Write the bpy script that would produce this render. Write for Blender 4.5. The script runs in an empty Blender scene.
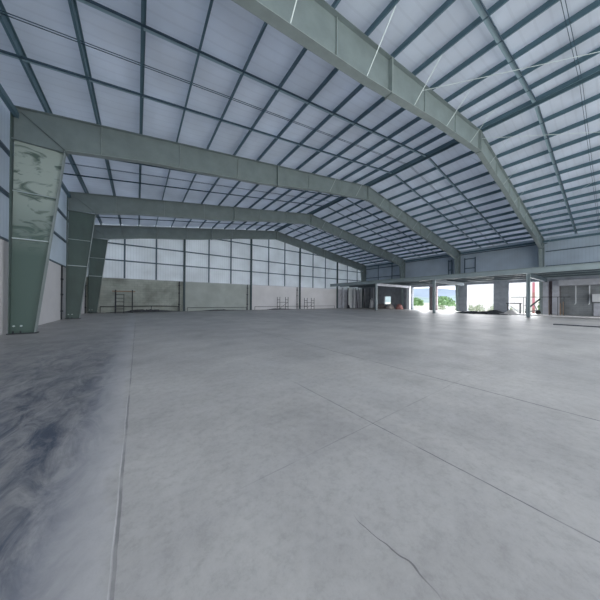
import bpy, bmesh, math, random
from mathutils import Vector, Matrix
random.seed(7)
C = bpy.context.scene.collection
SC = bpy.context.scene

# ------------------------------------------------------------------ camera
YAW, PITCH, ROLL = .6219, .0033, -.0067
cam_d = bpy.data.cameras.new('camera'); cam = bpy.data.objects.new('camera', cam_d); C.objects.link(cam)
cam_d.sensor_width = 36.0; cam_d.lens = 226.8355/600*36; cam_d.clip_start = .05; cam_d.clip_end = 6000
fw0 = Vector((math.sin(YAW), math.cos(YAW), 0)); rt0 = Vector((math.cos(YAW), -math.sin(YAW), 0)); up0 = Vector((0, 0, 1))
fw = fw0*math.cos(PITCH)+up0*math.sin(PITCH); up1 = up0*math.cos(PITCH)-fw0*math.sin(PITCH)
rt = rt0*math.cos(ROLL)-up1*math.sin(ROLL); up = rt0*math.sin(ROLL)+up1*math.cos(ROLL)
m = Matrix((rt, up, -fw)).transposed().to_4x4(); m.translation = Vector((0, 0, 1.6)); cam.matrix_world = m
SC.camera = cam

# ------------------------------------------------------------------ light
SC.view_settings.view_transform = 'Standard'; SC.view_settings.look = 'None'
SC.view_settings.gamma = 1; SC.view_settings.use_curve_mapping = False
SC.view_settings.exposure = 0.15
W = bpy.data.worlds.new('overcast_sky'); SC.world = W; W.use_nodes = True
nt = W.node_tree; nt.nodes.clear()
wo = nt.nodes.new('ShaderNodeOutputWorld'); bg = nt.nodes.new('ShaderNodeBackground')
tc = nt.nodes.new('ShaderNodeTexCoord'); mp = nt.nodes.new('ShaderNodeMapping'); nz = nt.nodes.new('ShaderNodeTexNoise'); cr = nt.nodes.new('ShaderNodeValToRGB')
mp.inputs['Scale'].default_value = (1, 1, 4); nz.inputs['Scale'].default_value = 3; nz.inputs['Detail'].default_value = 5
cr.color_ramp.elements[0].position = .35; cr.color_ramp.elements[0].color = (.82, .90, 1, 1)
cr.color_ramp.elements[1].position = .7; cr.color_ramp.elements[1].color = (.96, .985, 1, 1)
for a, b in ((tc.outputs['Generated'], mp.inputs[0]), (mp.outputs[0], nz.inputs['Vector']), (nz.outputs[0], cr.inputs[0]), (cr.outputs[0], bg.inputs[0]), (bg.outputs[0], wo.inputs[0])):
    nt.links.new(a, b)
bg.inputs[1].default_value = 1.9

def area(name, loc, rot, sx, sy, power, col):
    d = bpy.data.lights.new(name, 'AREA'); d.shape = 'RECTANGLE'; d.size = sx; d.size_y = sy; d.energy = power; d.color = col
    o = bpy.data.objects.new(name, d); C.objects.link(o); o.location = loc; o.rotation_euler = rot
    return o
# daylight through the open rear end of the hall, and through the openings in the right-hand wall
area('daylight_rear_opening', (16, -11, 4.8), (math.radians(90), 0, 0), 44, 9, 2100, (1.0, .98, .95))
area('daylight_side_openings', (46.2, 14, 2.4), (0, math.radians(90), 0), 4.0, 18, 1800, (.98, .98, 1.0)).data.specular_factor = .1

# ------------------------------------------------------------------ materials
def mat(name, col, rough=.7, metal=0.0, spec=.5, noise=None, bump=None, stretch=(1, 1, 1)):
    """noise = (scale, amount) brightness variation, bump = (scale, strength)"""
    M = bpy.data.materials.new(name); M.use_nodes = True; n = M.node_tree; b = n.nodes['Principled BSDF']
    b.inputs['Base Color'].default_value = (*col, 1); b.inputs['Roughness'].default_value = rough
    b.inputs['Metallic'].default_value = metal; b.inputs['Specular IOR Level'].default_value = spec
    if noise or bump:
        t = n.nodes.new('ShaderNodeTexCoord'); p = n.nodes.new('ShaderNodeMapping'); p.inputs['Scale'].default_value = stretch
        n.links.new(t.outputs['Object'], p.inputs[0])
    if noise:
        z = n.nodes.new('ShaderNodeTexNoise'); z.inputs['Scale'].default_value = noise[0]; z.inputs['Detail'].default_value = 6; z.inputs['Roughness'].default_value = .6
        n.links.new(p.outputs[0], z.inputs['Vector'])
        r = n.nodes.new('ShaderNodeValToRGB'); a = noise[1]
        r.color_ramp.elements[0].position = .3; r.color_ramp.elements[1].position = .7
        r.color_ramp.elements[0].color = (*[c*(1-a) for c in col], 1); r.color_ramp.elements[1].color = (*[min(1, c*(1+a)) for c in col], 1)
        n.links.new(z.outputs[0], r.inputs[0]); n.links.new(r.outputs[0], b.inputs['Base Color'])
    if bump:
        z = n.nodes.new('ShaderNodeTexNoise'); z.inputs['Scale'].default_value = bump[0]; z.inputs['Detail'].default_value = 4
        n.links.new(p.outputs[0], z.inputs['Vector']); u = n.nodes.new('ShaderNodeBump'); u.inputs['Strength'].default_value = bump[1]; u.inputs['Distance'].default_value = .02
        n.links.new(z.outputs[0], u.inputs['Height']); n.links.new(u.outputs[0], b.inputs['Normal'])
    return M

M = {}
M['steel'] = mat('rafter_paint', (.195, .238, .245), .5, noise=(1.3, .12))
M['column'] = mat('column_green_paint', (.090, .130, .120), .5, noise=(1.1, .15), stretch=(1, 1, .4))
M['flange'] = mat('flange_grey_paint', (.29, .34, .34), .45, noise=(2, .1))
M['purlin'] = mat('purlin_paint', (.10, .175, .22), .45)
M['bar'] = mat('bridging_paint_sheen', (.32, .44, .50), .35)  # blue grey, lightened to put the channels' bright reflection into the colour
M['thin'] = mat('thin_rod_paint', (.04, .075, .11), .5)
M['girt'] = mat('girt_paint', (.085, .13, .175), .5)
M['post'] = mat('wind_post_paint', (.05, .085, .10), .55)
M['galv'] = mat('galvanised_steel', (.55, .62, .64), .4, .2)
M['dark'] = mat('dark_steel', (.03, .035, .045), .6)
M['mezz'] = mat('mezzanine_paint', (.30, .36, .38), .5, noise=(1, .1))
M['mezzdark'] = mat('mezzanine_dark_steel', (.12, .16, .19), .6)
M['concrete'] = mat('concrete_pier', (.34, .36, .40), .85, noise=(1.2, .2), bump=(8, .3))
M['conclight'] = mat('pale_concrete', (.55, .56, .62), .85, noise=(1.5, .15))
M['brickdark'] = mat('brown_brick_pier', (.20, .17, .18), .9, noise=(3, .25))
M['plastergrey'] = mat('grey_green_plaster', (.44, .48, .46), .85, noise=(.5, .12))
M['plaster'] = mat('painted_plaster', (.76, .75, .77), .85, noise=(.35, .08))
M['timber'] = mat('raw_timber', (.35, .25, .18), .8)
M['white'] = mat('white_plastic', (.8, .82, .85), .5)
M['sack'] = mat('pale_sacking', (.62, .56, .53), .9, noise=(4, .25), bump=(6, .6))
M['rubble'] = mat('brown_rubble', (.20, .175, .165), .95, noise=(5, .4), bump=(10, 1))
M['darkrubble'] = mat('dark_rubble', (.06, .065, .075), .95, noise=(5, .5), bump=(10, 1))
M['red'] = mat('faded_red', (.45, .20, .18), .8, noise=(4, .2))
M['redpole'] = mat('red_pole_paint', (.62, .22, .27), .6)
M['sand'] = mat('pale_sand', (.72, .70, .70), .95, noise=(3, .1))
M['leaf'] = mat('hazy_bush_leaves', (.30, .46, .24), .8, noise=(1.5, .4))  # greens paled to put the outdoor haze into the colour
M['leafpale'] = mat('weed_leaves', (.50, .55, .40), .8, noise=(2, .3))
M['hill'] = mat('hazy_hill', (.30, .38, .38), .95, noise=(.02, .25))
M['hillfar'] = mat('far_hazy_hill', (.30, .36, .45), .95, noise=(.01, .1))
M['black'] = mat('black_rubber', (.02, .02, .022), .7)

def sheet_mat(name, col, period, amount, axis, rough=.5, trans=0.0):
    """profiled cladding: narrow ribs every period metres along axis (0 x, 1 y)"""
    Mx = mat(name, col, rough); n = Mx.node_tree; b = n.nodes['Principled BSDF']
    t = n.nodes.new('ShaderNodeTexCoord'); s = n.nodes.new('ShaderNodeSeparateXYZ'); n.links.new(t.outputs['Object'], s.inputs[0])
    def math_(op, a, v=None):
        q = n.nodes.new('ShaderNodeMath'); q.operation = op
        if hasattr(a, 'links'): n.links.new(a, q.inputs[0])
        else: q.inputs[0].default_value = a
        if v is not None:
            if hasattr(v, 'links'): n.links.new(v, q.inputs[1])
            else: q.inputs[1].default_value = v
        return q.outputs[0]
    d = math_('MULTIPLY', s.outputs[axis], 1/period); fr = math_('FRACT', d); pk = math_('COMPARE', fr, .5); pk.node.inputs[2].default_value = .09
    mx = n.nodes.new('ShaderNodeMix'); mx.data_type = 'RGBA'
    mx.inputs['A'].default_value = (*col, 1); mx.inputs['B'].default_value = (*[c*(1-amount) for c in col], 1)
    n.links.new(pk, mx.inputs['Factor'])
    z = n.nodes.new('ShaderNodeTexNoise'); z.inputs['Scale'].default_value = .5; z.inputs['Detail'].default_value = 3; n.links.new(t.outputs['Object'], z.inputs['Vector'])
    m2 = n.nodes.new('ShaderNodeMix'); m2.data_type = 'RGBA'; m2.blend_type = 'MULTIPLY'; m2.inputs['Factor'].default_value = .35
    n.links.new(mx.outputs['Result'], m2.inputs['A']); n.links.new(z.outputs[0], m2.inputs['B'])
    n.links.new(m2.outputs['Result'], b.inputs['Base Color'])
    u = n.nodes.new('ShaderNodeBump'); u.inputs['Strength'].default_value = .4; u.inputs['Distance'].default_value = .02; n.links.new(pk, u.inputs['Height']); n.links.new(u.outputs[0], b.inputs['Normal'])
    if trans:
        # translucency added to opaque sheets so they glow and brighten the hall
        tr = n.nodes.new('ShaderNodeBsdfTranslucent'); ms = n.nodes.new('ShaderNodeMixShader'); ms.inputs[0].default_value = trans
        n.links.new(m2.outputs['Result'], tr.inputs[0]); n.links.new(b.outputs[0], ms.inputs[1]); n.links.new(tr.outputs[0], ms.inputs[2])
        n.links.new(ms.outputs[0], n.nodes['Material Output'].inputs[0])
    return Mx
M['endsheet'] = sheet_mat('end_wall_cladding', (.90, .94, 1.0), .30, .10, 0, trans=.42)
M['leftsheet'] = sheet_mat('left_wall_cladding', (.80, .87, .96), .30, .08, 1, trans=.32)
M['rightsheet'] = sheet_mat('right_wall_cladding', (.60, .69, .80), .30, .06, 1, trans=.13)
M['roof'] = sheet_mat('roof_lining', (.80, .85, .93), .45, .05, 1, .45, trans=.32)
M['ridge'] = mat('ridge_lining', (.85, .90, .96), .4)

def brick_mat(name, c1, c2, mortar, w, h, swap):
    Mx = mat(name, c1, .9); n = Mx.node_tree; b = n.nodes['Principled BSDF']
    t = n.nodes.new('ShaderNodeTexCoord'); s = n.nodes.new('ShaderNodeSeparateXYZ'); c = n.nodes.new('ShaderNodeCombineXYZ')
    n.links.new(t.outputs['Object'], s.inputs[0]); n.links.new(s.outputs[swap], c.inputs[0]); n.links.new(s.outputs[2], c.inputs[1])
    k = n.nodes.new('ShaderNodeTexBrick'); k.inputs['Scale'].default_value = 1; k.inputs['Brick Width'].default_value = w; k.inputs['Row Height'].default_value = h
    k.inputs['Mortar Size'].default_value = .012; k.inputs['Color1'].default_value = (*c1, 1); k.inputs['Color2'].default_value = (*c2, 1); k.inputs['Mortar'].default_value = (*mortar, 1)
    n.links.new(c.outputs[0], k.inputs['Vector'])
    z = n.nodes.new('ShaderNodeTexNoise'); z.inputs['Scale'].default_value = .6; z.inputs['Detail'].default_value = 8; n.links.new(t.outputs['Object'], z.inputs['Vector'])
    r = n.nodes.new('ShaderNodeValToRGB'); r.color_ramp.elements[0].position = .3; r.color_ramp.elements[0].color = (*([.6, .6, .58] if c1[0] < .9 else [.96, .96, .96]), 1); r.color_ramp.elements[1].position = .6
    n.links.new(z.outputs[0], r.inputs[0])
    m2 = n.nodes.new('ShaderNodeMix'); m2.data_type = 'RGBA'; m2.blend_type = 'MULTIPLY'; m2.inputs['Factor'].default_value = 1
    n.links.new(k.outputs['Color'], m2.inputs['A']); n.links.new(r.outputs[0], m2.inputs['B']); n.links.new(m2.outputs['Result'], b.inputs['Base Color'])
    return Mx
M['block'] = brick_mat('bare_blockwork', (.47, .50, .46), (.41, .45, .41), (.33, .36, .34), .6, .3, 0)
M['blockright'] = brick_mat('grey_blockwork', (.33, .35, .37), (.29, .31, .33), (.25, .27, .29), .6, .25, 1)
M['bldg'] = brick_mat('white_panel_facade', (.95, .90, .88), (.93, .89, .87), (.70, .66, .66), 1.6, 1.9, 1)

# F1 column top: scuffed protective film on green paint
def film_mat():
    Mx = mat('filmed_column_paint', (.3, .36, .33), .45); n = Mx.node_tree; b = n.nodes['Principled BSDF']
    t = n.nodes.new('ShaderNodeTexCoord'); p = n.nodes.new('ShaderNodeMapping'); p.inputs['Scale'].default_value = (1.0, 1.0, 2.2); p.inputs['Rotation'].default_value = (0, .35, 0)
    n.links.new(t.outputs['Object'], p.inputs[0])
    z = n.nodes.new('ShaderNodeTexNoise'); z.inputs['Scale'].default_value = 1.1; z.inputs['Detail'].default_value = 7; z.inputs['Distortion'].default_value = 1.2; n.links.new(p.outputs[0], z.inputs['Vector'])
    r = n.nodes.new('ShaderNodeValToRGB'); r.color_ramp.elements[0].position = .36; r.color_ramp.elements[0].color = (.10, .145, .125, 1)
    r.color_ramp.elements[1].position = .47; r.color_ramp.elements[1].color = (.38, .44, .41, 1)
    n.links.new(z.outputs[0], r.inputs[0])
    # film covers the upper half; bare green paint below
    s = n.nodes.new('ShaderNodeSeparateXYZ'); n.links.new(t.outputs['Object'], s.inputs[0])
    q = n.nodes.new('ShaderNodeMapRange'); q.inputs[1].default_value = 3.6; q.inputs[2].default_value = 6.6; n.links.new(s.outputs[2], q.inputs[0])
    mx = n.nodes.new('ShaderNodeMix'); mx.data_type = 'RGBA'; mx.inputs['A'].default_value = (.085, .135, .12, 1)
    n.links.new(q.outputs[0], mx.inputs['Factor']); n.links.new(r.outputs[0], mx.inputs['B']); n.links.new(mx.outputs['Result'], b.inputs['Base Color'])
    return Mx
M['film'] = film_mat()

def floor_mat():
    Mx = mat('concrete_floor', (.3, .3, .3), .6); n = Mx.node_tree; b = n.nodes['Principled BSDF']
    L = n.links.new
    t = n.nodes.new('ShaderNodeTexCoord'); s = n.nodes.new('ShaderNodeSeparateXYZ'); L(t.outputs['Object'], s.inputs[0])
    def mth(op, a, v=None, w=None):
        q = n.nodes.new('ShaderNodeMath'); q.operation = op
        for i, x in enumerate((a, v, w)):
            if x is None: continue
            if hasattr(x, 'links'): L(x, q.inputs[i])
            else: q.inputs[i].default_value = x
        return q.outputs[0]
    def noise(scale, det, rough, sc=(1, 1, 1), dist=0, rot=0):
        p = n.nodes.new('ShaderNodeMapping'); p.inputs['Scale'].default_value = sc; p.inputs['Rotation'].default_value = (0, 0, rot); L(t.outputs['Object'], p.inputs[0])
        z = n.nodes.new('ShaderNodeTexNoise'); z.inputs['Scale'].default_value = scale; z.inputs['Detail'].default_value = det; z.inputs['Roughness'].default_value = rough; z.inputs['Distortion'].default_value = dist
        L(p.outputs[0], z.inputs['Vector']); return z.outputs[0]
    def ramp(x, stops):
        r = n.nodes.new('ShaderNodeValToRGB'); e = r.color_ramp.elements
        while len(e) < len(stops): e.new(.5)
        for k, (p, c) in enumerate(stops): e[k].position = p; e[k].color = (*c, 1)
        L(x, r.inputs[0]); return r.outputs[0]
    def mix(f, a, c, mode='MIX'):
        q = n.nodes.new('ShaderNodeMix'); q.data_type = 'RGBA'; q.blend_type = mode
        for nm, x in (('Factor', f), ('A', a), ('B', c)):
            if hasattr(x, 'links'): L(x, q.inputs[nm])
            elif isinstance(x, tuple): q.inputs[nm].default_value = (*x, 1)
            else: q.inputs[nm].default_value = x
        return q.outputs['Result']
    def mr(x, a, c, d=0., e=1.):
        q = n.nodes.new('ShaderNodeMapRange'); L(x, q.inputs[0])
        for i, v in enumerate((a, c, d, e)): q.inputs[i+1].default_value = v
        return q.outputs[0]
    base = ramp(noise(.6, 10, .7), [(.3, (.385, .375, .365)), (.5, (.46, .45, .44)), (.7, (.51, .50, .49))])
    fine = ramp(noise(9, 14, .8), [(.32, (.76, .76, .76)), (.5, (.97, .97, .97)), (.7, (1.07, 1.07, 1.07))])
    col = mix(1., base, fine, 'MULTIPLY')
    # long trowel sweeps
    sw = ramp(noise(.9, 4, .5, (.35, 1.5, 1), .8, .35), [(.35, (.94, .94, .95)), (.6, (1.02, 1.02, 1.02))])
    col = mix(1., col, sw, 'MULTIPLY')
    # blotchy dark damp on the strip left of the long joint, nearest bays
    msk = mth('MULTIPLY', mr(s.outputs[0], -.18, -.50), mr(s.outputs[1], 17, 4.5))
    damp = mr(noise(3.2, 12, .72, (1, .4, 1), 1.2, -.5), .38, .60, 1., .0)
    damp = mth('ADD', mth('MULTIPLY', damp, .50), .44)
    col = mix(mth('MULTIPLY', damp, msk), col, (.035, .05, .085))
    # dark patch near the viewer around the corner of the right-hand slabs
    # pale dusty band along the joint
    wob = mth('MULTIPLY', mth('SUBTRACT', noise(.7, 5, .7), .5), .5)
    bx = mth('ADD', s.outputs[0], wob)
    band = mth('MULTIPLY', mr(bx, -.75, -.45), mr(bx, -.1, -.2))
    col = mix(mth('MULTIPLY', band, .38), col, (.50, .50, .53))
    pt = ramp(noise(.28, 5, .6, (1, .5, 1), .6, .2), [(.42, (.90, .905, .92)), (.6, (1.07, 1.07, 1.07))])
    col = mix(1., col, pt, 'MULTIPLY')
    # joints
    def line(axis, v, w, lo=None, hi=None, strength=.7, wobble=.02):
        x = mth('ADD', s.outputs[axis], mth('MULTIPLY', mth('SUBTRACT', noise(2.5, 4, .6), .5), wobble))
        c = mth('COMPARE', x, v, w)
        if lo is not None: c = mth('MULTIPLY', c, mr(s.outputs[1-axis], lo, lo+.6))
        if hi is not None: c = mth('MULTIPLY', c, mr(s.outputs[1-axis], hi, hi-1.5))
        br = mr(noise(1.7, 3, .5), .35, .5, .25, 1.)
        return mth('MULTIPLY', mth('MULTIPLY', c, br), strength)
    for a in ((0, -.1, .010, None, 20, .55), (0, 5.1, .014, None, 13, .8), (0, 2.52, .007, None, 4.6, .8),
              (1, 1.86, .006, .6, 7, .35),  (0, 10.4, .02, 2, 22, .35), (1, 11.5, .03, 3, 30, .3)):
        col = mix(line(*a), col, (.10, .105, .12))
    col = mix(line(0, -.118, .003, None, 6, .35, .02), col, (.75, .75, .78))
    # a broken crack
    x = mth('ADD', s.outputs[0], mth('MULTIPLY', noise(1.2, 3, .5), .8)); crk = mth('COMPARE', x, 1.7, .005)
    crk = mth('MULTIPLY', crk, mth('MULTIPLY', mr(s.outputs[1], 1.15, 1.05), mr(s.outputs[1], .5, .7)))
    col = mix(mth('MULTIPLY', crk, .7), col, (.08, .08, .09))
    L(col, b.inputs['Base Color'])
    L(mr(noise(1.1, 6, .6), .3, .7, .40, .58), b.inputs['Roughness']); b.inputs['Specular IOR Level'].default_value = .5
    u = n.nodes.new('ShaderNodeBump'); u.inputs['Strength'].default_value = .18; u.inputs['Distance'].default_value = .02; L(noise(9, 6, .7), u.inputs['Height']); L(u.outputs[0], b.inputs['Normal'])
    return Mx
M['floor'] = floor_mat()

def ground_mat():
    Mx = mat('rough_ground', (.6, .6, .55), .95); n = Mx.node_tree; b = n.nodes['Principled BSDF']
    t = n.nodes.new('ShaderNodeTexCoord'); z = n.nodes.new('ShaderNodeTexNoise'); z.inputs['Scale'].default_value = .06; z.inputs['Detail'].default_value = 8
    n.links.new(t.outputs['Object'], z.inputs['Vector']); r = n.nodes.new('ShaderNodeValToRGB'); e = r.color_ramp.elements; e.new(.5); e.new(.6)
    for k, (p, c) in enumerate(((.38, (.40, .50, .26)), (.47, (.62, .66, .50)), (.54, (.72, .70, .66)), (.66, (.66, .62, .60)))): e[k].position = p; e[k].color = (*c, 1)
    n.links.new(z.outputs[0], r.inputs[0]); n.links.new(r.outputs[0], b.inputs['Base Color'])
    return Mx
M['ground'] = ground_mat()

# ------------------------------------------------------------------ mesh helpers
class MB:
    def __init__(s): s.b = bmesh.new()
    def hull(s, pts, faces):
        v = [s.b.verts.new(p) for p in pts]
        for f in faces: s.b.faces.new([v[i] for i in f])
        return s
    def box(s, x0, x1, y0, y1, z0, z1):
        p = [(x0, y0, z0), (x1, y0, z0), (x1, y1, z0), (x0, y1, z0), (x0, y0, z1), (x1, y0, z1), (x1, y1, z1), (x0, y1, z1)]
        return s.hull(p, [(3, 2, 1, 0), (4, 5, 6, 7), (0, 1, 5, 4), (1, 2, 6, 5), (2, 3, 7, 6), (3, 0, 4, 7)])
    def prism(s, poly, y0, y1):           # polygon in XZ extruded along Y
        n = len(poly); p = [(x, y0, z) for x, z in poly]+[(x, y1, z) for x, z in poly]
        f = [tuple(range(n)), tuple(range(2*n-1, n-1, -1))]+[(i, i+n, (i+1) % n+n, (i+1) % n) for i in range(n)]
        s.hull(p, f); bmesh.ops.recalc_face_normals(s.b, faces=s.b.faces[:]); return s
    def strip(s, line, t, y0, y1, side=1):  # thick ribbon following a line in XZ
        for (xa, za), (xb, zb) in zip(line, line[1:]):
            L = math.hypot(xb-xa, zb-za); nx, nz = -(zb-za)/L*t*side, (xb-xa)/L*t*side
            s.prism([(xa, za), (xb, zb), (xb+nx, zb+nz), (xa+nx, za+nz)], y0, y1)
        return s
    def bar(s, a, b, w, h=None):           # rectangular bar between two points
        h = h or w; a, b = Vector(a), Vector(b); d = (b-a).normalized(); ref = Vector((0, 0, 1)) if abs(d.z) < .95 else Vector((0, 1, 0))
        u = d.cross(ref).normalized()*w/2; v = u.cross(d).normalized()*h/2
        p = [a-u-v, a+u-v, a+u+v, a-u+v, b-u-v, b+u-v, b+u+v, b-u+v]
        return s.hull([tuple(q) for q in p], [(3, 2, 1, 0), (4, 5, 6, 7), (0, 1, 5, 4), (1, 2, 6, 5), (2, 3, 7, 6), (3, 0, 4, 7)])
    def tube(s, pts, r, n=8):
        pts = [Vector(p) for p in pts]
        rings = []
        for i, p in enumerate(pts):
            d = ((pts[min(i+1, len(pts)-1)])-(pts[max(i-1, 0)])).normalized(); ref = Vector((0, 0, 1)) if abs(d.z) < .9 else Vector((0, 1, 0))
            u = d.cross(ref).normalized(); v = d.cross(u)
            rings.append([s.b.verts.new(p+(u*math.cos(2*math.pi*k/n)+v*math.sin(2*math.pi*k/n))*r) for k in range(n)])
        for A, B in zip(rings, rings[1:]):
            for k in range(n): s.b.faces.new((A[k], A[(k+1) % n], B[(k+1) % n], B[k]))
        s.b.faces.new(rings[0][::-1]); s.b.faces.new(rings[-1]); return s
    def heap(s, cx, cy, rx, ry, h, seed=0, z=0, n=18, rings=6, rough=.25, full=0):
        R = random.Random(seed); prev = None; top = s.b.verts.new((cx, cy, z+h))
        ringv = []
        for j in range(1, rings+1):
            q = j/rings; row = []
            for k in range(n):
                a = 2*math.pi*k/n; rr = q*(1+R.uniform(-rough, rough)*.5)
                zz = h*((1-q**3) if full else (math.cos(q*math.pi)+1)/2)*(1+R.uniform(-rough, rough)) if j < rings else -.01
                row.append(s.b.verts.new((cx+math.cos(a)*rx*rr, cy+math.sin(a)*ry*rr, z+zz)))
            ringv.append(row)
        for k in range(n): s.b.faces.new((top, ringv[0][k], ringv[0][(k+1) % n]))
        for A, B in zip(ringv, ringv[1:]):
            for k in range(n): s.b.faces.new((A[k], B[k], B[(k+1) % n], A[(k+1) % n]))
        s.b.faces.new(ringv[-1][::-1]); return s
    def build(s, name, m, parent=None, smooth=False):
        bmesh.ops.recalc_face_normals(s.b, faces=s.b.faces[:])
        me = bpy.data.meshes.new(name); s.b.to_mesh(me); s.b.free(); me.materials.append(m)
        if smooth:
            for p in me.polygons: p.use_smooth = True
        o = bpy.data.objects.new(name, me); C.objects.link(o)
        if parent: o.parent = parent; o.matrix_parent_inverse = Matrix.Translation(-parent.location)
        return o
def tag(o, label, cat, group=None, kind=None):
    o['label'] = label; o['category'] = cat
    if group: o['group'] = group
    if kind: o['kind'] = kind
    return o
def empty(name, loc, label, cat, group=None):
    o = bpy.data.objects.new(name, None); C.objects.link(o); o.location = loc; return tag(o, label, cat, group)
def struct(o): o['kind'] = 'structure'; return o
ORD = ['first', 'second', 'third', 'fourth', 'fifth', 'sixth', 'seventh', 'eighth', 'ninth', 'tenth', 'eleventh', 'twelfth', 'thirteenth', 'fourteenth', 'fifteenth']

# ------------------------------------------------------------------ dimensions
XL, XR, XM = -4.74, 45.6, 20.45
YF = [5.96, 15.95, 25.95, 35.94]            # the four frames
SL = .154
def ztop(x): return 10.3+SL*(x-XL) if x <= XM else 10.3+SL*(2*XM-XL-x)     # top of rafters
NAMEF = ['nearest', 'second', 'third', 'farthest']
Y0, YE = -6.0, 36.15

# ------------------------------------------------------------------ structure
struct(MB().box(XL-.4, XR+1.0, Y0-6, YE+.4, -.3, 0).build('floor', M['floor']))
gm = MB().box(-900, 2500, -1500, 2500, -.6, -.305).build('ground', M['ground']); struct(gm)

# roof lining, bulging down a little between purlins
PX = [XM-.22-1.83*k for k in range(14)]
def roof():
    b = MB(); th = .08
    def z(x): return ztop(x)+.34
    xs = []
    edges = sorted([XL-.5]+PX+[2*XM-p for p in PX]+[2*XM-XL+.5])
    for a, c in zip(edges, edges[1:]):
        for k in range(6): xs.append((a+(c-a)*k/6, -.055*math.sin(math.pi*k/6)))
    xs.append((edges[-1], 0))
    low = [(x, z(x)+d) for x, d in xs]; top = [(x, z(x)+th) for x, d in xs][::-1]
    vb = [[b.b.verts.new((x, y, zz)) for x, zz in low+top] for y in (Y0, YE+.3)]
    n = len(low)+len(top)
    for i in range(n): b.b.faces.new((vb[0][i], vb[0][(i+1) % n], vb[1][(i+1) % n], vb[1][i]))
    for i in range(len(low)-1):
        for q in (0, 1): b.b.faces.new((vb[q][i], vb[q][i+1], vb[q][n-2-i], vb[q][n-1-i]))
    return b.build('ceiling', M['roof'])
struct(roof())
struct(MB().box(XM-.16, XM+.16, Y0, YE, ztop(XM)+.24, ztop(XM)+.28).build('trim_1', M['ridge']))

# left wall: masonry base and cladding above
zb = 4.22
struct(MB().box(-5.1, -4.88, Y0, YE, 0, zb).build('wall_left', M['plaster']))
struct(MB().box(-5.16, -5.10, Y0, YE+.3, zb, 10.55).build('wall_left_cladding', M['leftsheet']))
# end wall
struct(MB().box(-4.88, 5.3, YE, YE+.22, 0, zb).build('wall_end', M['block']))
struct(MB().box(5.3, 15.6, YE, YE+.22, 0, zb).build('wall_end_grey_plaster', M['plastergrey']))
b = MB().box(15.6, 36.0, YE, YE+.22, 0, zb); struct(b.build('wall_end_plaster', M['plaster']))
struct(MB().box(36.0, XR+.3, YE, YE+.22, 0, zb).build('wall_end_bare', M['conclight']))
poly = [(-5.1, zb), (XR+.3, zb), (XR+.3, ztop(XR)+.3), (XM, ztop(XM)+.3), (-5.1, ztop(-5.1)+.3)]
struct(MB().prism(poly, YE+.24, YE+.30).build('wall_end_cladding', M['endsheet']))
struct(MB().box(-4.88, 36, YE-.03, YE+.235, zb, zb+.06).build('trim_2', M['conclight']))
# right wall: cladding above the mezzanine, piers and blockwork below
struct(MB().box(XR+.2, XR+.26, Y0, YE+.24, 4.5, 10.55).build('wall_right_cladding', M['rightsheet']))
def wr(name, y0, y1, z0, z1, m, x0=XR-.35, x1=XR+.2): return struct(MB().box(x0, x1, y0, y1, z0, z1).build(name, m))
wr('wall_right_lintel', -6, 36.1, 4.45, 5.0, M['concrete'])
wr('wall_right_pier', 24.1, 25.6, 0, 4.45, M['concrete'])
wr('wall_right_pier', 19.5, 20.8, 0, 4.45, M['brickdark'])
wr('wall_right_pier', 14.7, 16.2, 0, 4.45, M['concrete'])
wr('wall_right_pier', 9.4, 11.2, 0, 4.45, M['concrete'])
wr('wall_right_pier', 4.3, 5.6, 0, 4.45, M['brickdark'])  # fill added behind paired columns, coloured dark so their gap reads dark
wr('wall_right_block', -6, 4.3, 0, 4.45, M['blockright'])
# blockwork beyond third frame with a small window hole
wb = MB(); wb.box(XR-.35, XR+.2, 25.6, 28.9, 0, 4.45).box(XR-.35, XR+.2, 30.6, YE, 0, 4.45).box(XR-.35, XR+.2, 28.9, 30.6, 0, .9).box(XR-.35, XR+.2, 28.9, 30.6, 2.75, 4.45)
struct(wb.build('wall_right_room', M['concrete']))
w = MB().box(XR-.1, XR-.02, 28.9, 28.98, .9, 2.75).box(XR-.1, XR-.02, 30.52, 30.6, .9, 2.75).box(XR-.1, XR-.02, 28.98, 30.52, .9, .98).box(XR-.1, XR-.02, 28.98, 30.52, 2.67, 2.75).build('window_1', M['conclight']); struct(w)

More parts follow.
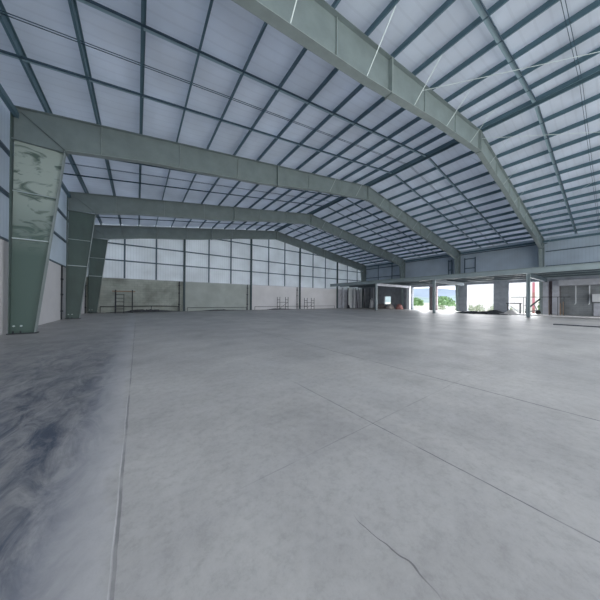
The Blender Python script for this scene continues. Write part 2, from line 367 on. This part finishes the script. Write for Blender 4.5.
# ------------------------------------------------------------------ frames
LOW = [(-2.95, 8.93), (0.2, 9.55), (3.3, 9.98), (7.4, 10.55), (13.6, 11.72), (XM, 12.72)]
LOWF = LOW+[(2*XM-x, z) for x, z in LOW[::-1][1:]]
def low(x):
    for (a, za), (c, zc) in zip(LOWF, LOWF[1:]):
        if a <= x <= c: return za+(zc-za)*(x-a)/(c-a)
    return 8.87
def rafter(i):
    Y = YF[i]
    r = empty('roof_rafter', (XM, Y, 12.7), [
        'grey green steel rafter nearest the viewer, crossing the top right corner',
        'broad grey green steel rafter crossing the whole picture from the near left column',
        'grey green steel rafter landing on the middle of the three left columns',
        'grey green steel rafter along the top of the far end wall'][i], 'rafter', 'main roof rafters')
    lo = [(XL+.12, 8.83)]+LOWF+[(2*XM-XL-.12, 8.83)]
    hi = [(2*XM-XL-.12, ztop(XL)), (XM, ztop(XM)), (XL+.12, ztop(XL))]
    MB().prism(lo+hi, Y-.008, Y+.008).build('web', M['steel'], r)
    MB().strip(LOWF, .022, Y-.17, Y+.17, -1).build('bottom_flange', M['flange'], r)
    MB().strip([(XL+.12, ztop(XL)), (XM, ztop(XM)), (2*XM-XL-.12, ztop(XL))], .022, Y-.17, Y+.17, -1).build('top_flange', M['steel'], r)
    xs = [-1.6, 2.1, 5.8, 12.3, 16.2]
    for x in xs+[2*XM-q for q in xs]:
        MB().box(x-.012, x+.012, Y-.06, Y+.06, low(x)+.005, ztop(x)-.03).build('stiffener', M['flange'], r)
    # bolted splice plates
    for x in (9.1, XM, 2*XM-9.1):
        MB().box(x-.03, x+.03, Y-.19, Y+.19, low(x)-.10, ztop(x)-.022).build('splice_plate', M['flange'], r)
    for sx, in ((1,), (-1,)):
        a = (XL+.35, 10.15); c = (-2.95, 8.95)
        if sx < 0: a = (2*XM-a[0], a[1]); c = (2*XM-c[0], c[1])
        MB().strip([a, c] if sx > 0 else [c, a], .02, Y-.10, Y+.10).build('haunch_stiffener', M['steel'], r)
    # fly braces from bottom flange up to the purlins
    if i < 3:
        for k in range(1, 14, 2):
            for p in ((PX[k], 2*XM-PX[k]) if i else (2*XM-PX[k], PX[k])):
                if i == 2 and p < XM: continue
                if i == 1 and p < 12: continue
                for sg in (-1, 1):
                    MB().bar((p, Y+sg*.12, low(p)+.08), (p+.02, Y+sg*1.35, ztop(p)+.03), .035, .012).build('fly_brace', M['galv'], r)
    return r
def column(i, side):
    Y = YF[i]; X = XL if side < 0 else 2*XM-XL
    if side < 0:
        lab = ['green tapered steel column at left wall, nearest the viewer', 'large green tapered column at left wall with scuffed pale upper web',
               'green tapered steel column, middle of those along the left wall', 'green tapered steel column in the far left corner'][i]
    else:
        lab = ['grey steel column on right wall rising behind the slim near mezzanine post', 'grey steel column on right wall above the pier between bright openings',
               'grey steel column on right wall left of the plain upper cladding', 'grey steel column in the far right corner'][i]
    c = empty('steel_column', (X, Y, 0), lab, 'column', 'main wall columns')
    s = 1 if side < 0 else -1
    def q(x): return X+s*(x-XL)
    webm = M['film'] if (i == 1 and side < 0) else (M['column'] if side < 0 else M['steel'])
    MB().prism([(q(-4.66), .04), (q(-3.90), .04), (q(-2.99), 8.80), (q(-4.60), 8.80)][::s], Y-.008, Y+.008).build('web', webm, c)
    MB().strip([(q(-3.90), .04), (q(-2.97), 8.88)], .02, Y-.17, Y+.17, -s).build('inner_flange', M['flange'], c)
    MB().box(min(q(-4.68), q(-4.66)), max(q(-4.68), q(-4.66)), Y-.17, Y+.17, .04, 10.3).build('outer_flange', M['column'] if side < 0 else M['steel'], c)
    MB().box(min(q(-4.72), q(-3.82)), max(q(-4.72), q(-3.82)), Y-.2, Y+.2, 0, .04).build('base_plate', M['dark'], c)
    MB().box(min(q(-4.66), q(-2.86)), max(q(-4.66), q(-2.86)), Y-.17, Y+.17, 8.80, 8.83).build('cap_plate', M['steel'], c)
    if side < 0:
        for z, t in ((4.3, .05), (6.45, .025)):
            xi = -3.90+(.93/8.84)*(z-.04)
            MB().bar((-4.62, Y-.06, z+.05), (xi-.04, Y-.06, z+.05), .08, t).build('girt_stay', M['galv'], c)
        for x in (-4.55, -4.33):
            MB().tube([(x, Y-.10, .04), (x, Y-.10, .14)], .025).build('anchor_bolt', M['dark'], c)
            MB().tube([(x, Y-.008, .36), (x, Y-.045, .36)], .04, 10).build('web_bolt', M['galv'], c)
    return c
for i in range(4):
    rafter(i); column(i, -1); column(i, 1)

# ------------------------------------------------------------------ purlins (one continuous line each)
def purlin(x, label):
    z = ztop(x)+.012; s = SL if x < XM else -SL
    b = MB(); w = .075
    b.prism([(x-.006, z), (x+.006, z), (x+.006, z+.315), (x-.006, z+.315)], Y0+.1, YE+.2)
    b.prism([(x-w, z-s*w), (x, z), (x, z+.012), (x-w, z-s*w+.012)], Y0+.1, YE+.2)
    b.prism([(x, z+.303), (x+w, z+s*w+.303), (x+w, z+s*w+.315), (x, z+.315)], Y0+.1, YE+.2)
    return tag(b.build('roof_purlin', M['purlin']), label, 'purlin', 'roof purlins')
for k, p in enumerate(PX):
    purlin(p, 'long dark blue roof purlin, %s from the ridge down the left slope' % ORD[k])
    purlin(2*XM-p, 'long dark blue roof purlin, %s from the ridge down the right slope' % ORD[k])

# bridging lines across the purlins, three to a bay on each slope
def bridging(y, side, thick, label):
    x0, x1 = (XL+.3, XM-.3) if side < 0 else (XM+.3, 2*XM-XL-.3)
    s = SL if side < 0 else -SL
    b = MB(); o = -.02
    if thick:
        b.bar((x0, y, ztop(x0)+.03), (x1, y, ztop(x1)+.03), .20, .02)
        t = b.build('bridging_channel', M['bar'])
        lip = MB(); lip.bar((x0, y-.10, ztop(x0)-.005), (x1, y-.10, ztop(x1)-.005), .02, .09); lp = lip.build('web', M['thin'], t)
        g = 'broad bridging channels'
    else:
        b.bar((x0, y-.05, ztop(x0)+.06), (x1, y-.05, ztop(x1)+.06), .02, .02); b.bar((x0, y+.05, ztop(x0)+.06), (x1, y+.05, ztop(x1)+.06), .02, .02)
        t = b.build('sag_rod_pair', M['thin']); g = 'thin double sag rods'
    return tag(t, label, 'roof bracing', g)
BAYS = [('nearest', (3.0, 1.2, -.6)), ('second nearest', (9.6, 11.2, 12.85)), ('third', (19.4, 21.0, 22.6)), ('farthest', (29.3, 31.0, 32.7))]
for nm, ys in BAYS:
    for side, sn in ((-1, 'left'), (1, 'right')):
        a, t, c = ys
        if nm == 'nearest': t, a, c = t, c, a
        bridging(a, side, nm != 'nearest', 'blue grey bridging channel on %s slope, nearer one in %s roof bay' % (sn, nm))
        bridging(t, side, False, 'thin double sag rod on %s slope, middle of %s roof bay' % (sn, nm))
        bridging(c, side, True, 'blue grey bridging channel on %s slope, farther one in %s roof bay' % (sn, nm))

# eave struts and diagonal rods
for x, n_ in ((XL+.2, 'left'), (2*XM-XL-.2, 'right')):
    tag(MB().box(x-.08, x+.08, Y0+.1, YE+.1, 9.85, 10.1).build('eave_strut', M['purlin']), 'dark steel eave strut running along top of %s wall' % n_, 'strut')
def rod(a, c, label): tag(MB().tube([a, c], .014, 6).build('bracing_rod', M['galv']), label, 'rod', 'diagonal roof bracing rods')
def zr(x): return ztop(x)-.18
rod((XM+.4, 6.1, zr(XM+.4)), (29.5, -4, zr(29.5)), 'thin diagonal rod from ridge end of nearest rafter towards lower right')
rod((38, 6.1, zr(38)), (XM+6, -4, zr(26)), 'thin diagonal rod crossing nearest bay of right slope upward from the wall')
rod((12.0, 6.1, zr(12.)), (XM+1, -3.5, zr(21.4)), 'thin diagonal rod above nearest rafter, left of the ridge')

# ------------------------------------------------------------------ girts and posts
def girt(name_label, a, c, d=.08, h=.16): return tag(MB().bar(a, c, d, h).build('wall_girt', M['girt']), name_label, 'girt', 'wall girts')
for z, n_ in ((4.32, 'lowest'), (6.5, 'middle'), (8.5, 'highest')):
    girt('dark girt along left wall cladding, %s of three' % n_, (-5.0, Y0+.1, z), (-5.0, YE+.1, z), .16, .10)
def xat(z):  # where end wall roof line meets height z
    return XL+(z-10.3)/SL
for z, n_ in ((6.5, 'lowest'), (8.56, 'second'), (11.1, 'topmost')):
    x0 = -4.6 if z < 10 else xat(z)+.3; x1 = 45.4 if z < 10 else 2*XM-xat(z)-.3
    girt('dark girt across far end wall cladding, %s of three' % n_, (x0, YE+.16, z), (x1, YE+.16, z), .12, .15)
for z, n_ in ((7.2, 'lower'), (9.35, 'upper')):
    girt('dark girt along right wall cladding, %s one beside the far frames' % n_, (XR+.12, 26.2, z), (XR+.12, YE-.1, z), .1, .14)
girt('dark girt at top of right wall cladding between second and third frames', (XR+.12, 5.5, 9.75), (XR+.12, 25.8, 9.75), .1, .12)
for z, n_ in ((6.6, 'lower'), (8.6, 'upper')):
    girt('dark girt on right wall cladding nearest the viewer, %s of two' % n_, (XR+.12, Y0+.2, z), (XR+.12, 5.7, z), .1, .12)
SP = 10.176
POSTN = ['tall dark wind post on end wall beside the stained blockwork, leftmost', 'tall dark wind post on end wall, second from the left corner',
         'tall dark wind post between the two small scaffold frames', 'tall dark wind post on end wall at edge of the mezzanine']
for k in range(1, 5):
    x = XL+k*SP; zt = low(x)-.03
    o = empty('wind_post', (x, YE-.12, 0), POSTN[k-1], 'post', 'end wall wind posts')
    w = .13
    MB().box(x-w, x+w, YE-.03, YE-.01, .03, zt).box(x-w, x+w, YE-.25, YE-.23, .03, zt).box(x-.01, x+.01, YE-.23, YE-.03, .03, zt).build('shaft', M['post'], o)
    MB().box(x-.2, x+.2, YE-.3, YE-.005, 0, .03).build('base_plate', M['dark'], o)
    if k in (1, 2, 3):
        u = empty('dark_gap_strip', (x-.62, YE-.1, 0), ['dark gap strip with clamps left of leftmost wind post', 'dark gap strip with clamps left of second wind post', 'dark gap strip with clamps left of wind post between scaffolds'][k-1], 'upright', 'clamped gap strips on end wall')
        MB().box(x-.68, x-.56, YE-.1, YE-.02, 0, zb).build('shaft', M['dark'], u)  # dark strip standing in for the dark gap at the concrete edge
        for z in (.9, 2.5, 3.6): MB().box(x-.74, x-.50, YE-.15, YE-.01, z, z+.12).build('clamp', M['dark'], u)
for k in range(5):
    for j in (1, 2):
        x = XL+(k+j/3)*SP
        zt = low(x)+.3
        tag(MB().box(x-.09, x+.09, YE+.02, YE+.09, zb-.25 if x < 36 else 5.3, zt).build('cladding_rail', M['girt']),
            'dark upright cladding rail on far end wall, %s from the left corner' % ORD[2*k+j-1], 'rail', 'upright rails on end wall')
# frames beside the right-hand columns
for y0, y1, n_ in ((13.7, 15.2, 'right of the second nearest column'), (17.2, 17.7, 'left of the second nearest column')):
    o = empty('wall_frame', (XR, y0, 5.3), 'dark rectangular steel frame on upper right wall, '+n_, 'frame')
    for y in (y0, y1): MB().box(XR+.02, XR+.12, y-.07, y+.07, 5.3, 9.1).build('upright', M['girt'], o)
    for z in (5.75, 7.3, 8.9): MB().box(XR+.02, XR+.12, y0+.07, y1-.07, z-.07, z+.07).build('rung', M['girt'], o)
for y, n_ in ((28.9, 'nearer'), (32.4, 'farther')):
    tag(MB().box(XR+.02, XR+.08, y-.08, y+.08, 5.3, 10.2).build('cladding_rail', M['girt']), 'dark upright rail on right wall in the far bay, %s of two' % n_, 'rail', 'upright rails on right wall')
# left wall: dark strips standing in for the dark gaps beside columns
for y, n_ in ((25.35, 'middle'), (35.3, 'far corner'),):
    u = empty('dark_gap_strip', (-4.84, y, 0), 'dark gap strip with clamps on left wall beside the %s column' % n_, 'upright')
    MB().box(-4.87, -4.79, y-.06, y+.06, 0, zb).build('shaft', M['dark'], u)
    for z in (.6, 1.9, 3.1): MB().box(-4.875, -4.76, y-.12, y+.12, z, z+.12).build('clamp', M['dark'], u)

# ------------------------------------------------------------------ mezzanine along the right wall
XP = 33.7
o = empty('mezzanine_beam', (XP, 12, 4.65), 'long pale grey edge beam of the mezzanine along the right side', 'beam')
MB().box(XP-.01, XP+.01, Y0, YE-.3, 4.69, 5.19).build('web', M['mezz'], o)
MB().box(XP-.15, XP+.15, Y0, YE-.3, 4.65, 4.69).build('bottom_flange', M['mezz'], o)
MB().box(XP-.15, XP+.15, Y0, YE-.3, 5.19, 5.23).build('top_flange', M['flange'], o)
tag(MB().box(XP+.16, 44.2, Y0, YE-.3, 5.06, 5.2).build('mezzanine_deck', M['mezzdark']), 'flat mezzanine deck between the edge beam and right wall', 'deck')
for x, n_ in ((36.6, 'nearest the edge beam'), (39.6, 'middle of three'), (42.6, 'nearest the right wall')):
    q = empty('joist', (x, 12, 4.75), 'long steel joist under the mezzanine deck, '+n_, 'joist', 'mezzanine joists')
    MB().box(x-.01, x+.01, Y0, YE-.3, 4.77, 5.05).build('web', M['mezzdark'], q); MB().box(x-.1, x+.1, Y0, YE-.3, 4.74, 4.77).build('flange', M['mezz'], q)
for Y, n_ in ((5.45, 'slim grey mezzanine post nearest the viewer'), (14.85, 'slim grey mezzanine post standing before the rubble heap'), (24.3, 'slim grey mezzanine post farthest from the viewer')):
    p = empty('mezzanine_post', (XP, Y, 0), n_, 'post', 'mezzanine posts')
    MB().box(XP-.14, XP+.14, Y-.14, Y-.12, .03, 4.64).box(XP-.14, XP+.14, Y+.12, Y+.14, .03, 4.64).box(XP-.01, XP+.01, Y-.12, Y+.12, .03, 4.64).build('shaft', M['mezz'], p)
    MB().box(XP-.2, XP+.2, Y-.2, Y+.2, 0, .03).build('base_plate', M['dark'], p)
    tag(MB().box(XP+.16, 44.1, Y-.11, Y+.11, 4.3, 4.73).build('cross_beam', M['conclight'] if Y > 20 else M['mezzdark']), ('pale' if Y > 20 else 'dark')+' cross beam running from '+n_.replace('slim grey ', 'the ')+' to the right wall', 'beam', None)
tag(MB().box(44.15, 44.75, 24.1, 24.7, 0, 4.73).build('concrete_column', M['white']), 'white square column under the pale beam by the far mezzanine post', 'column')
# grey concrete columns next to near right-hand column
for y0, y1, x, n_ in ((5.3, 5.8, 44.5, 'left of the dark gap beside blockwork'), (4.35, 4.95, 44.5, 'right of the dark gap beside blockwork')):
    tag(MB().box(x, x+.5, y0, y1, 0, 4.44).build('concrete_column', M['conclight' if y0 > 5 else 'conclight']), 'square grey concrete column '+n_, 'column', 'paired concrete columns')
tag(MB().box(43.6, 45.2, -6, 4.3, 3.75, 4.44).build('lintel_beam', M['conclight']), 'pale deep beam across the top of the grey blockwork', 'beam')
for y, n_ in ((2.99, 'left'), (1.91, 'right')):
    p = MB().tube([(44.9, y, 3.74), (44.9, y, 1.5), (44.85, y+.08, 1.38)], .05, 10).build('conduit_pipe', M['white']); tag(p, 'white vertical pipe hanging on grey blockwork, %s of two' % n_, 'pipe', 'pipes on blockwork')
d = empty('door_1', (44.9, 1.0, 0), '', ''); del d['label']; del d['category']; struct(d)
MB().box(45.12, 45.24, .2, 1.62, 0, 1.55).build('door_panel', M['conclight'], d)
MB().box(44.5, 45.24, .1, 1.7, 1.7, 2.65).build('door_canopy', M['white'], d)

# kerb and slab edge
tag(MB().box(38.6, 39.0, -5, 8.0, .0, .12).build('kerb', M['sand']), 'low pale kerb before the grey blockwork', 'kerb')
tag(MB().box(24.3, 24.55, -3, 2.65, 0, .06).build('steel_flat', M['dark']), 'long dark steel bar lying on the floor at right edge', 'bar')

# ------------------------------------------------------------------ bay under the mezzanine at far end
for k, (x, wd, m_) in enumerate(((37.0, .25, 'conclight'), (39.3, 1.0, 'white'), (40.7, .25, 'white'), (42.2, .2, 'conclight'), (43.2, .25, 'white'), (44.4, .25, 'conclight'))):
    tag(MB().box(x-wd/2, x+wd/2, 35.2, 35.5, 0, 4.6).build('shore_panel', M[m_]), 'pale upright board standing against far wall under mezzanine, %s from left' % ORD[k], 'board', 'upright boards under the mezzanine')
for k, (x, a) in enumerate(((38.1, .3), (41.4, -.4), (43.0, .5), (44.0, -.25))):
    tag(MB().tube([(x, 34.9, 0), (x+a, 35.1, 4.6)], .07).build('shoring_prop', M['dark']), 'dark leaning shoring prop under far mezzanine, %s from left' % ORD[k], 'prop', 'dark shoring props')
for k, (y, r_) in enumerate(((33.9, .09), (32.9, .07), (31.9, .09))):
    tag(MB().tube([(44.6, y, 0), (44.6, y, 4.7)], r_).build('shoring_prop', M['dark' if k != 1 else 'conclight']), 'thin upright prop by right wall left of the small window, %s along' % ORD[k], 'prop', 'props beside the small window')
tag(MB().heap(37.4, 34.0, .5, .4, .7, 3).build('debris_heap', M['darkrubble']), 'small dark debris pile at foot of boards beside wind post', 'debris')
tag(MB().heap(44.0, 33.0, .55, .5, 1.9, 5, rough=.3, full=1).build('sack_heap', M['white'], smooth=True), 'tall pale heap of sacking against far boards', 'sacks')
tag(MB().heap(43.3, 30.0, 1.0, 1.35, .95, 6, full=1).build('debris_heap', M['rubble']), 'brown rubble heap under the small bright window', 'rubble')
tag(MB().heap(42.7, 27.4, .7, .9, .95, 8, full=1).build('sack_heap', M['sack'], smooth=True), 'pale pinkish sack pile right of brown rubble', 'sacks')
tag(MB().heap(43.1, 25.6, .75, .75, .95, 9, full=1).build('debris_heap', M['red'], smooth=True), 'faded red covered pile left of the white column', 'tarpaulin')
tag(MB().heap(37.5, 10.9, 1.0, 2.6, .24, 10, rough=.7, n=40, full=1).build('debris_heap', M['darkrubble']), 'long low heap of dark rubble behind the middle mezzanine post', 'rubble')
tag(MB().heap(43.2, 10.7, .5, 1.0, .26, 12, rough=.8, n=26, full=1).build('debris_heap', M['darkrubble']), 'dark jagged rubble at foot of wide grey pier', 'rubble')
tag(MB().heap(40.9, 8.3, .8, .9, .5, 11).build('sand_pile', M['sand'], smooth=True), 'small white cone of sand by the trestle', 'sand')

# trestle
t = empty('trestle', (43.6, 8.5, 0), 'dark steel trestle table behind the white sand cone', 'trestle')
MB().box(43.3, 43.9, 7.7, 9.3, 1.38, 1.5).build('table_top', M['dark'], t)
for y in (7.85, 9.15):
    for x in (43.4, 43.8): MB().bar((x, y, 0), (x, y, 1.38), .09).build('leg', M['dark'], t)
MB().bar((43.4, 7.9, .15), (43.4, 9.1, 1.3), .07).build('brace', M['mezz'], t)
MB().bar((43.4, 7.9, .5), (43.4, 9.1, .5), .06).build('brace', M['mezz'], t)
# pipe railing / scaffold
r_ = empty('scaffold_rail', (42.0, 6, 0), 'thin horizontal scaffold pipe on uprights crossing behind the near mezzanine post', 'scaffold')
MB().tube([(42, 8.5, 2.28), (42, 3.2, 2.28)], .035).build('top_rail', M['dark'], r_)
for y in (7.25, 7.0, 4.9, 4.2, 3.7): MB().tube([(42, y, 0), (42, y, 2.27)], .03).build('upright', M['dark'], r_)
MB().tube([(42, 7.25, 1.2), (42, 7.0, 1.2)], .025).build('rung', M['dark'], r_)
# wheeled concrete hoist
h = empty('wheeled_hoist', (43.6, 6.5, 0), 'small wheeled machine with a diagonal dark frame right of near mezzanine post', 'machine')
MB().bar((43.6, 7.3, .5), (43.6, 5.9, 2.1), .18, .16).build('boom', M['dark'], h)
MB().bar((43.6, 7.2, .3), (43.6, 5.9, .55), .12).build('chassis', M['mezzdark'], h)
for y in (7.1, 6.1):
    wv = MB(); wv.tube([(43.5+.2*0, y, .26), (43.62, y, .26)], .26, 16); wv.build('wheel', M['black'], h)
MB().bar((43.6, 6.2, .5), (43.6, 6.5, 1.35), .08).build('strut', M['mezz'], h)
# short timber pieces leaning by the paired columns
for k, y in enumerate((4.1, 3.85, 5.05)):
    tag(MB().bar((43.2, y, 0), (43.55, y+.05, 1.5+.2*k), .07, .1).build('timber_plank', M['timber']), ['brown plank leaning at left end of the blockwork', 'shorter brown plank leaning beside blockwork end', 'brown plank leaning in gap between paired concrete columns'][k], 'plank')

# ------------------------------------------------------------------ scaffolds on end wall
def scaffold(x0, x1, y, z, label, ladder):
    y -= .1
    s = empty('access_scaffold', ((x0+x1)/2, y, 0), label, 'scaffold', 'small scaffold frames by end wall')
    for x in (x0, x1):
        for yy in (y, y-.9): MB().tube([(x, yy, 0), (x, yy, z)], .045).build('upright', M['dark'], s)
        for zz in (.5, z-.5): MB().tube([(x, y-.86, zz), (x, y-.04, zz)], .03).build('side_rail', M['dark'], s)
    if ladder:
        xm = x0+(x1-x0)*.5
        MB().tube([(xm, y-.9, 0), (xm, y-.9, z-.5)], .035).build('upright', M['dark'], s)
        for k in range(5): MB().tube([(x0+.05, y-.9, .5+k*.42), (xm-.04, y-.9, .5+k*.42)], .03).build('rung', M['dark'], s)
        MB().box(x0-.3, x1+.3, y-.8, y-.05, z-.22, z-.12).build('platform', M['timber'], s)
    else:
        for yy in (y, y-.9): MB().tube([(x0+.05, yy, z*.58), (x1-.05, yy, z*.58)], .03).build('cross_rail', M['dark'], s)
        MB().tube([(x0+.05, y-.9, .3), (x1-.05, y-.9, z*.58)], .025).build('diagonal_brace', M['dark'], s)
scaffold(-2.1, -.5, 35.0, 2.75, 'dark scaffold frame with ladder rungs before the stained blockwork', True)
scaffold(20.2, 21.9, 35.2, 2.25, 'thin scaffold frame left of the wind post, by pale end wall', False)
scaffold(26.2, 27.9, 35.2, 2.15, 'thin scaffold frame right of the wind post, by pale end wall', False)
tag(MB().tube([(-3.6, 35.75, .75), (-2.4, 35.75, .72), (1.5, 35.75, .78), (4.7, 35.75, .72)], .045).box(-3.62, -3.56, 35.72, 35.78, 0, .73).box(1.47, 1.53, 35.72, 35.78, 0, .76).box(4.6, 4.66, 35.72, 35.78, 0, .7).build('handrail_pipe', M['dark']), 'low dark pipe along the stained blockwork', 'pipe')
tag(MB().heap(.9, 35.4, 3.9, .22, .24, 21, n=40, rough=.8).build('debris_heap', M['darkrubble']), 'strip of dark debris at foot of the stained blockwork', 'debris')
tag(MB().tube([(5.8, 35.8, .5), (14.8, 35.8, .45)], .03).box(5.8, 5.85, 35.78, 35.82, 0, .5).box(14.7, 14.75, 35.78, 35.82, 0, .45).build('handrail_pipe', M['dark']), 'thin low pipe along end wall between first two wind posts', 'pipe')
tag(MB().tube([(16.2, 35.8, .55), (35.0, 35.8, .55)], .03).box(16.2, 16.25, 35.78, 35.82, 0, .55).box(34.9, 34.95, 35.78, 35.82, 0, .55).build('handrail_pipe', M['dark']), 'thin low pipe along pale end wall behind both small scaffolds', 'pipe')
for k, (x0, x1) in enumerate(((5.5, 15), (16, 25.3))):
    tag(MB().heap((x0+x1)/2, 35.5, (x1-x0)/2-.8, .15, .12, 30+k, n=40, rough=.8).build('debris_heap', M['darkrubble']), ['thin dark debris line at end wall foot between first two posts', 'thin dark debris line at end wall foot by left thin scaffold'][k], 'debris')

# ------------------------------------------------------------------ outside
tag(MB().box(62, 74, 9.9, 20.9, -.32, 12).build('white_building', M['bldg']), 'bright white panelled building outside the right openings', 'building')
p = empty('red_pole', (56, 8.4, -.305), 'tall red pole with duller red bands outside near opening', 'pole')
for k in range(7): MB().tube([(56, 8.4, -.3+k*.9), (56, 8.4, .6+k*.9)], .17, 12).build('pole_segment', M['redpole'] if k % 3 else M['red'], p)
def bush(name, x, y, r, h_, m_, label, cat, n=120, leaf=.35, group=None, seed=1):
    R = random.Random(seed); bb = MB()
    for _ in range(n):
        u = R.uniform(0, 2*math.pi); v = math.acos(R.uniform(-.2, 1)); q = R.uniform(.6, 1)
        c = Vector((x+r*q*math.sin(v)*math.cos(u), y+r*q*math.sin(v)*math.sin(u), -.3+h_*(.12+.8*q*abs(math.cos(v)))))
        d = Vector((R.uniform(-1, 1), R.uniform(-1, 1), R.uniform(-.4, 1))).normalized(); e = d.cross(Vector((R.random(), R.random(), R.random()))).normalized(); s_ = leaf*R.uniform(.6, 1.3)
        pts = [c-e*s_*.5, c+d*s_*.4-e*s_*.1, c+e*s_*.5, c-d*s_*.4+e*s_*.1]
        bb.hull([tuple(z) for z in pts], [(0, 1, 2, 3)])
    bb.tube([(x, y, -.305), (x, y, -.3+h_*.5)], .04*h_ if h_ < 3 else .15, 6)
    return tag(bb.build(name, m_), label, cat, group)
for k, (x, y, r, hh, lab) in enumerate(((95, 49.5, 3.6, 4.0, 'round green bush outside seen just left of the middle opening centre'), (93, 38.0, 4.2, 4.3, 'wide green bush outside at right side of the second opening'),
        (103, 44.0, 2.6, 3.5, 'smaller green bush between two wider ones in second opening'), (110, 60, 4, 4, 'green bush outside at right side of the leftmost big opening'),
        (100, 29, 5, 5, 'green bush outside, partly hidden behind the pier'), (66, 7.6, 1.6, 5.4, 'green tree outside behind the red pole'), (112, 68, 2.2, 7, 'slim pale tree outside in the leftmost big opening'))):
    bush('bush' if k < 5 else 'tree', x, y, r, hh, M['leaf'] if k < 6 else M['leafpale'], lab, 'bush' if k < 5 else 'tree', 420, .9, None, 40+k)
WN = ['seen far left in the third opening', 'second along in third opening', 'third along in third opening', 'near middle of third opening', 'right of middle in third opening', 'beside the wide pier in third opening', 'low behind the trestle', 'under the second opening at left', 'under the second opening at right', 'under the leftmost big opening']
for k, (x, y) in enumerate(((54, 18.9), (55, 17.9), (53, 16.9), (56, 16.6), (53, 15.2), (54.8, 13.6), (53, 11.2), (58, 25.4), (57, 23.4), (60, 33))):
    bush('weed_clump', x, y, .8, random.uniform(1.3, 2.0), M['leafpale'], 'pale green weed clump outside, '+WN[k], 'weeds', 110, .28, 'weeds outside the openings', 60+k)
def hills(name, R0, a0, a1, hfun, m_, label):
    b = MB(); n = 90; front = []; top = []; back = []
    for k in range(n+1):
        a = a0+(a1-a0)*k/n; hh = hfun(a)
        front.append(b.b.verts.new((R0*math.sin(a), R0*math.cos(a), -.7))); top.append(b.b.verts.new((R0*1.25*math.sin(a), R0*1.25*math.cos(a), hh))); back.append(b.b.verts.new((R0*1.5*math.sin(a), R0*1.5*math.cos(a), -.7)))
    for k in range(n):
        b.b.faces.new((front[k], front[k+1], top[k+1], top[k])); b.b.faces.new((top[k], top[k+1], back[k+1], back[k])); b.b.faces.new((front[k], back[k], back[k+1], front[k+1]))
    b.b.faces.new((front[0], top[0], back[0])); b.b.faces.new((front[n], back[n], top[n]))
    return struct(b.build(name, m_))
hills('hill_near', 420, .75, 2.2, lambda a: 18+7*math.sin(a*9+1)+3*math.sin(a*31), M['hill'], '')
hills('hill_far', 900, .6, 2.3, lambda a: 62+14*math.sin(a*7+2)+6*math.sin(a*23), M['hillfar'], '')
